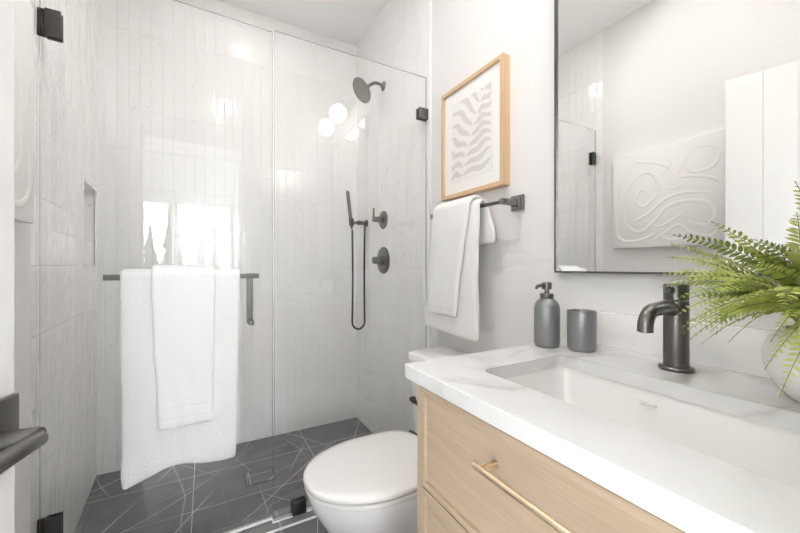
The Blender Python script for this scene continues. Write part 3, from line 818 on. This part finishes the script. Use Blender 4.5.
# faucet
FX, FY = .868, .362
fa = thing('faucet', 'tall gunmetal single-hole faucet with curved spout behind the sink', 'faucet', (FX, FY, CZ))
MB().lathe((FX, FY, CZ), [(.030, 0), (.031, .002), (.031, .006), (.029, .008), (.0225, .0085)], 40).build('base_ring', M['gun'], fa, 35)
MB().lathe((FX, FY, CZ + .008), [(.0225, 0), (.0225, .136), (.0215, .137)], 40).build('faucet_body', M['gun'], fa, 35)
sp = []
for i in range(9): sp.append((FX - .001 - .012 * i / 8 * 0, FY, CZ + .085 + .022 * i / 8))
sp = [(FX - .004, FY, CZ + .095)]
for i in range(0, 9):
    a = i / 8 * PI / 2; sp.append((FX - .004 - .036 * (1 - math.cos(a)), FY, CZ + .100 + .034 * math.sin(a)))
for i in range(1, 5): sp.append((FX - .040 - .050 * i / 4, FY, CZ + .134 - .003 * i / 4))
for i in range(1, 9):
    a = i / 8 * PI / 2; sp.append((FX - .090 - .032 * math.sin(a), FY, CZ + .131 - .034 * (1 - math.cos(a))))
sp.append((FX - .1225, FY, CZ + .090))
MB().tube(sp, .0135, 22).build('spout', M['gun'], fa, 50)
MB().lathe((FX - .1225, FY, CZ + .0905), [(.0105, 0), (.0105, -.001), (.0, -.001)], 22, None, True, False).build('aerator', M['black'], fa, 40)
MB().lathe((FX, FY, CZ + .147), [(.0215, 0), (.0222, .0008), (.0222, .031), (.0205, .0335), (.0, .0335)], 40, None, True, False).build('handle_cap', M['gun'], fa, 35)
MB().tube([(FX - .018, FY, CZ + .169), (FX - .030, FY, CZ + .170), (FX - .0325, FY, CZ + .170)], [.0075, .0075, .006], 16).build('lever_stub', M['gun'], fa, 40)

# soap dispenser and tumbler
m_st, nt, b = principled('grey_stoneware', (.25, .258, .265), .32, .5)
cc = coords(nt); L(nt, bump(nt, noise_tex(nt, cc, 220, 3), .0012, .35), b.inputs['Normal'])
sd2 = thing('soap_dispenser', 'grey rounded soap dispenser with black pump near the counter corner', 'soap dispenser', (.815, .640, CZ))
MB().lathe((.815, .640, CZ), [(.028, 0), (.031, .003), (.0332, .012), (.0335, .100), (.032, .112), (.027, .122), (.020, .128), (.0175, .130)], 40).build('bottle', m_st, sd2, 50)
MB().lathe((.815, .640, CZ + .130), [(.0175, 0), (.0178, .001), (.0178, .012), (.0165, .0135), (.007, .014), (.006, .024), (.0125, .025), (.0125, .042), (.0115, .044)], 28).build('pump_collar', M['gun'], sd2, 35)
MB().tube([(.815, .640, CZ + .165), (.79, .640, CZ + .166), (.777, .640, CZ + .1645), (.773, .640, CZ + .158)], [.0058, .005, .0046, .004], 12).build('pump_nozzle', M['gun'], sd2, 40)
tu = MB().lathe((.856, .566, CZ), [(.029, 0), (.032, .002), (.0345, .010), (.0352, .050), (.0352, .100), (.0345, .1025), (.0325, .1025), (.0318, .098), (.0315, .02), (.029, .010), (.0, .009)], 40, None, True, False)
tu = tu.build('tumbler', m_st, None, 50); tag(tu, 'plain grey tumbler cup standing between soap dispenser and faucet', 'tumbler'); recenter(tu)

# ================================================================= MIRROR
MY0, MY1, MZ0, MZ1 = -.02, .720, 1.078, 2.13
mi = thing('wall_mirror', 'large rectangular wall mirror in a thin black metal frame', 'mirror', (XW, .35, MZ0))
MB().box((.957, MY0 + .004, MZ0 + .004), (XW + .004, MY1 - .004, MZ1 - .004)).build('mirror_glass', M['mirror'], mi)
fr_ = MB(); fx0 = .951; w = .0055
fr_.box((fx0, MY0, MZ0), (XW + .004, MY0 + w, MZ1)); fr_.box((fx0, MY1 - w, MZ0), (XW + .004, MY1, MZ1))
fr_.box((fx0, MY0 + w, MZ0), (XW + .004, MY1 - w, MZ0 + w)); fr_.box((fx0, MY0 + w, MZ1 - w), (XW + .004, MY1 - w, MZ1))
fr_.build('mirror_frame', M['gun'], mi)

# vanity light above the mirror
vl = thing('vanity_light', 'two-globe vanity light above the mirror, seen in the shower glass', 'wall light', (XW, .315, 2.28))
MB().box((XW - .020, .12, 2.285), (XW + .004, .51, 2.345), .004).build('backplate', M['gun'], vl, 30)
for y in (.168, .462):
    ar = MB().tube([(XW - .018, y, 2.315), (.85, y, 2.315), (.85, y, 2.272)], .008, 14).build('lamp_arm', M['gun'], vl, 40)
    MB().sphere((.85, y, 2.215), .062, 32).build('globe', M['globe'], ar, 180)

# ceiling fixtures (housings of the lamps set at the top)
def downlight(x, y, z, r, label):
    t = thing('ceiling_light', label, 'ceiling light', (x, y, z))
    MB().lathe((x, y, z), [(r * 1.18, 0), (r * 1.18, -.006), (r * 1.02, -.010), (r * 1.0, -.006), (r * 1.0, 0)], 40, None, False, False).build('trim_ring', M['trim'], t, 40)
    MB().lathe((x, y, z - .001), [(r, 0), (r, -.003)], 40).build('diffuser', M['lens'], t, 40)
downlight(.22, 1.94, CEIL, .048, 'small round recessed ceiling light over the shower')
downlight(.16, .84, CEIL, .048, 'small round recessed ceiling light in front of the toilet')
vt = thing('ceiling_vent', 'long slotted air vent in the bedroom ceiling, faint in the glass reflection', 'vent', (-.22, -2.62, CEIL))
vm = MB().box((-.50, -2.68, CEIL - .006), (.06, -2.56, CEIL), .002); vm.build('vent_plate', M['trim'], vt, 30)
for k in range(3): MB().box((-.47 + .175 * k, -2.645, CEIL - .0075), (-.32 + .175 * k, -2.595, CEIL - .0055)).build('vent_slot', M['black'], vt)

# ================================================================= FRAMED LEAF PRINT
PY0, PY1, PZ0, PZ1 = .922, 1.300, 1.394, 1.870; PX = .938
pf = thing('framed_print', 'oak framed print of pale taupe leaf cut-out shapes above the towel rail', 'picture', (XW, 1.11, PZ0))
w = .017
for a, b in ((PY0, PY0 + w), (PY1 - w, PY1)):
    MB().box((PX, a, PZ0), (XW + .004, b, PZ1), .001, 1).build('frame_stile', M['frame_oak'], pf, 30)
for a, b in ((PZ0, PZ0 + w), (PZ1 - w, PZ1)):
    MB().box((PX, PY0 + w, a), (XW + .004, PY1 - w, b), .001, 1).build('frame_rail', M['frame_oak_y'], pf, 30)
MB().box((PX + .010, PY0 + w, PZ0 + w), (XW, PY1 - w, PZ1 - w)).build('mat_board', principled('mat_paper', (.84, .825, .80), .8)[0], pf)
pap = MB(); ay0, ay1, az0, az1 = .985, 1.235, 1.462, 1.800
pap.box((PX + .0080, ay0, az0), (PX + .0102, ay1, az1)); pap.build('art_paper', principled('art_paper', (.80, .785, .765), .85)[0], pf)
lf = MB()
def flat_leaf(p, d, ln, wd, ph):
    """wavy leaf silhouette lying in the picture plane: p start (h,v), d direction"""
    n = 12; up = []; lo = []
    d = Vector(d).normalized(); nn = Vector((-d.y, d.x))
    for i in range(n + 1):
        t = i / n; wv = math.sin(t * 2 * PI * 1.25 + ph) * wd * .55 * t
        th = wd * math.sin(PI * min(1, t * .96 + .04)) ** .65
        c = Vector(p) + d * ln * t + nn * wv + Vector((0, -.02 * t * t))
        up.append(c + nn * th * .5); lo.append(c - nn * th * .5)
    def cl(q): return (PX + .0074, min(max(ay1 - q.x, ay0 + .003), ay1 - .003), min(max(q.y, az0 + .003), az1 - .003))
    for i in range(n):
        try: lf.quad(cl(up[i]), cl(up[i + 1]), cl(lo[i + 1]), cl(lo[i]))
        except ValueError: pass
def stem(t):   # h measured from the left (far) side of the sheet
    return Vector((.075 + .02 * t + .120 * t ** 1.5, az0 + .004 + .325 * t))
for i in range(9):
    t = .03 + .93 * i / 8; p = stem(t)
    flat_leaf(p + Vector((.005, .004)), (1, .22 + .30 * t), min(.19, ay1 - ay0 - p.x + .004), .026, i * .9)
    flat_leaf(p - Vector((.005, -.006)), (-1 + .45 * t, .25 + .75 * t), (p.x + .004) * (1.05 + .25 * t), .027, i * 1.1 + 1)
lf.build('leaf_shapes', principled('taupe_print', (.655, .62, .585), .85)[0], pf)

# ================================================================= RELIEF ART on the left wall
ra = thing('relief_panel', 'square white canvas with swirling plaster relief, seen in the mirror', 'wall art', (-.44, 1.03, 1.214))
RX = -.408; RY0, RY1, RZ0, RZ1 = .735, 1.320, 1.214, 1.800
m_pl = paint('plaster_relief', (.845, .835, .825), .6)
MB().box((-.44, RY0, RZ0), (RX, RY1, RZ1), .002).build('canvas', m_pl, ra, 30)
rl = MB()
def S(h, v): return Vector((RX, RY1 - h * (RY1 - RY0), RZ1 - v * (RZ1 - RZ0)))   # h from the far end, v from the top
def swirl(pts, r0=.006):
    ps = [S(*p) for p in pts]; out = []
    n = len(ps)
    for i in range(n - 1):
        p0, p1, p2, p3 = ps[max(i - 1, 0)], ps[i], ps[i + 1], ps[min(i + 2, n - 1)]
        for k in range(8):
            t = k / 8
            out.append(.5 * ((2 * p1) + (p2 - p0) * t + (2 * p0 - 5 * p1 + 4 * p2 - p3) * t * t + (-p0 + 3 * p1 - 3 * p2 + p3) * t ** 3))
    out.append(ps[-1]); m_ = len(out)
    rl.tube(out, [r0 * 1.5 * (.35 + .65 * math.sin(PI * min(1, (i + .6) / m_)) ** .5) for i in range(m_)], 10)
swirl([(.15, .62), (.13, .45), (.22, .28), (.36, .24), (.44, .36), (.42, .5), (.30, .58), (.25, .48), (.30, .40), (.35, .46)], .008)
swirl([(.13, .55), (.15, .75), (.28, .84), (.42, .74), (.52, .62), (.68, .58), (.84, .62), (.9, .72), (.84, .82), (.7, .78)], .009)
swirl([(.22, .72), (.36, .66), (.5, .54), (.66, .5), (.86, .53)], .008)
swirl([(.12, .14), (.25, .11), (.4, .15), (.52, .22), (.46, .30)], .007)
swirl([(.50, .10), (.55, .2), (.46, .28)], .006)
swirl([(.62, .30), (.7, .14), (.84, .10), (.93, .18), (.88, .30), (.74, .32), (.66, .24)], .009)
swirl([(.6, .34), (.75, .36), (.9, .42), (.95, .52)], .007)
swirl([(.52, .42), (.60, .44), (.68, .40)], .006)
swirl([(.06, .66), (.05, .85), (.14, .93), (.3, .92), (.42, .86)], .008)
swirl([(.40, .94), (.52, .86), (.62, .80), (.72, .88), (.86, .92), (.94, .84)], .008)
swirl([(.30, .70), (.44, .80), (.58, .74), (.66, .68)], .006)
swirl([(.08, .30), (.06, .42), (.10, .52)], .006)
swirl([(.48, .90), (.56, .94), (.66, .93)], .006)
for v_ in rl.bm.verts: v_.co.x = RX - .0015 + (v_.co.x - RX) * .30
rl.build('plaster_swirls', m_pl, ra, 60)

# ================================================================= POTTED FERN
FPX, FPY = .862, .140
pot = thing('potted_fern', 'bright green fern in a round white pot at the counter end', 'potted plant', (FPX, FPY, CZ))
MB().lathe((FPX, FPY, CZ), [(.050, 0), (.055, .002), (.074, .022), (.086, .052), (.088, .078), (.080, .100), (.068, .112), (.066, .116), (.061, .116), (.061, .110), (.070, .094), (.0, .092)], 48, None, True, False).build('pot', paint('white_pot_glaze', (.83, .815, .80), .35), pot, 60)
MB().lathe((FPX, FPY, CZ + .092), [(.069, 0), (.066, .008), (.0, .012)], 24, None, True, False).build('soil', principled('potting_soil', (.05, .035, .022), .95)[0], pot, 50)
def leaf_mat(name, a, b_):
    m, nt, b = principled(name, a, .42, spec=.4)
    c = coords(nt)
    L(nt, ramp(nt, noise_tex(nt, c, 38, 2), [(.32, (*a, 1)), (.66, (*b_, 1))]), b.inputs['Base Color'])
    b.inputs['Transmission Weight'].default_value = 0
    tr = N(nt, 'BsdfTranslucent'); tr.inputs[0].default_value = (*b_, 1)
    mx = N(nt, 'MixShader'); mx.inputs[0].default_value = .28
    out = [n for n in nt.nodes if n.type == 'OUTPUT_MATERIAL'][0]
    L(nt, b.outputs[0], mx.inputs[1]); L(nt, tr.outputs[0], mx.inputs[2]); L(nt, mx.outputs[0], out.inputs[0])
    return m
M['fern'] = [leaf_mat('fern_green', (.25, .32, .055), (.50, .55, .14)), leaf_mat('fern_light', (.36, .42, .10), (.60, .63, .22)), leaf_mat('fern_deep', (.10, .145, .03), (.24, .30, .07))]
M['fern_stem'] = principled('fern_stem', (.20, .21, .06), .5)[0]
def frond(tip, lift, mt, ls=.019, start=None, npair=None, twist=0.0):
    a = Vector(start or (FPX + random.uniform(-.035, .025), FPY + random.uniform(-.035, .035), CZ + .102)); tip = Vector(tip)
    midp = a.lerp(tip, .45) + Vector((0, 0, lift))
    ln = (midp - a).length + (tip - midp).length
    n = npair or max(9, int(ln / .0122)); mb = MB(); pts = []
    for i in range(25):
        t = i / 24; pts.append(a * (1 - t) ** 2 + midp * 2 * t * (1 - t) + tip * t * t)
    mb.tube(pts, [.0014 - .0010 * i / 24 for i in range(25)], 5, mi=1)
    for i in range(n):
        t = .20 + .80 * (i + .5) / n
        p = a * (1 - t) ** 2 + midp * 2 * t * (1 - t) + tip * t * t
        tg = ((midp - a) * (1 - t) + (tip - midp) * t).normalized()
        side = tg.cross(Vector((0, 0, 1)))
        side = side.normalized() if side.length > 1e-4 else Vector((1, 0, 0))
        nrm = side.cross(tg).normalized()
        side = (side * math.cos(twist) + nrm * math.sin(twist)).normalized(); nrm = side.cross(tg).normalized()
        s = ls * (math.sin(PI * min(1, .22 + .80 * t)) ** .7 + .12) * random.uniform(.85, 1.1)
        if p.x > .937: continue
        for sg in (-1, 1):
            d = (side * sg * .80 + tg * .58 + nrm * random.uniform(-.10, .25)).normalized()
            wv = d.cross(nrm).normalized() * sg; wl = s * .19
            b0 = p; m1 = p + d * s * .30; m2 = p + d * s * .68; e_ = p + d * s - nrm * s * .14
            if e_.x > .945: continue
            cu = nrm * s * .05
            v = [mb.bm.verts.new(q) for q in (b0, m1 + wv * wl + cu, m2 + wv * wl * .95, e_, m2 - wv * wl * .95, m1 - wv * wl + cu, m1, m2)]
            for q in ((0, 1, 6), (0, 6, 5), (1, 2, 7, 6), (6, 7, 4, 5), (2, 3, 7), (7, 3, 4)):
                mb.bm.faces.new([v[j] for j in q])
    return mb.build('frond', [mt, M['fern_stem']], pot, 60, fix=False)
fronds = [  # tip position, lift of the arch, shade
    ((.735, .330, 1.165), .065, 2), ((.765, .345, 1.150), .050, 0), ((.700, .325, 1.120), .075, 1),
    ((.720, .350, 1.085), .085, 0), ((.690, .315, 1.075), .090, 1), ((.745, .355, 1.060), .090, 0),
    ((.655, .290, 1.045), .100, 0), ((.685, .300, 1.015), .110, 1), ((.640, .265, 1.010), .110, 1),
    ((.665, .275, .975), .125, 0), ((.690, .255, .990), .105, 1), ((.640, .215, .985), .110, 0),
    ((.600, .205, 1.035), .105, 1), ((.605, .160, 1.000), .115, 0), ((.620, .120, .960), .130, 1), ((.660, .180, .950), .125, 1),
    ((.640, .205, 1.100), .080, 0), ((.605, .135, 1.080), .090, 2), ((.570, .140, 1.050), .100, 0), ((.640, .075, 1.030), .110, 1),
    ((.690, .215, 1.150), .055, 2), ((.735, .270, 1.185), .045, 0), ((.670, .150, 1.180), .060, 1), ((.730, .165, 1.235), .045, 1),
    ((.780, .290, 1.110), .060, 2), ((.730, .235, 1.105), .065, 2), ((.700, .160, 1.110), .070, 2), ((.760, .220, 1.150), .05, 2),
    ((.640, .060, .985), .115, 0), ((.690, .070, .945), .125, 1), ((.700, .020, 1.020), .10, 0),
    ((.860, .320, 1.130), .055, 0), ((.895, .300, 1.110), .065, 2), ((.880, .290, 1.165), .04, 0), ((.930, .250, 1.080), .07, 2),
    ((.770, .010, 1.080), .08, 0), ((.850, .000, 1.100), .08, 1), ((.920, .030, 1.110), .07, 0), ((.800, .130, 1.210), .03, 0), ((.860, .150, 1.230), .02, 1),
    ((.722, .308, .975), .12, 1), ((.752, .291, .955), .11, 0), ((.700, .300, .990), .12, 0), ((.560, .120, .965), .12, 1), ((.600, .150, .930), .14, 1), ((.575, .085, .955), .13, 1), ((.590, .100, .945), .13, 0), ((.705, .290, 1.045), .08, 2), ((.675, .235, 1.055), .09, 2), ((.660, .110, 1.050), .10, 2), ((.740, .200, 1.060), .07, 2),
]
for tip, lift, k in fronds:
    tw = random.uniform(-.45, .45) if tip[1] < .20 else random.choice((-1, 1)) * random.uniform(.45, 1.1)
    c0 = Vector((FPX, FPY, 1.02)); tip = c0 + (Vector(tip) - c0) * .93
    frond(tip, lift, M['fern'][k], ls=random.uniform(.016, .021), twist=tw)
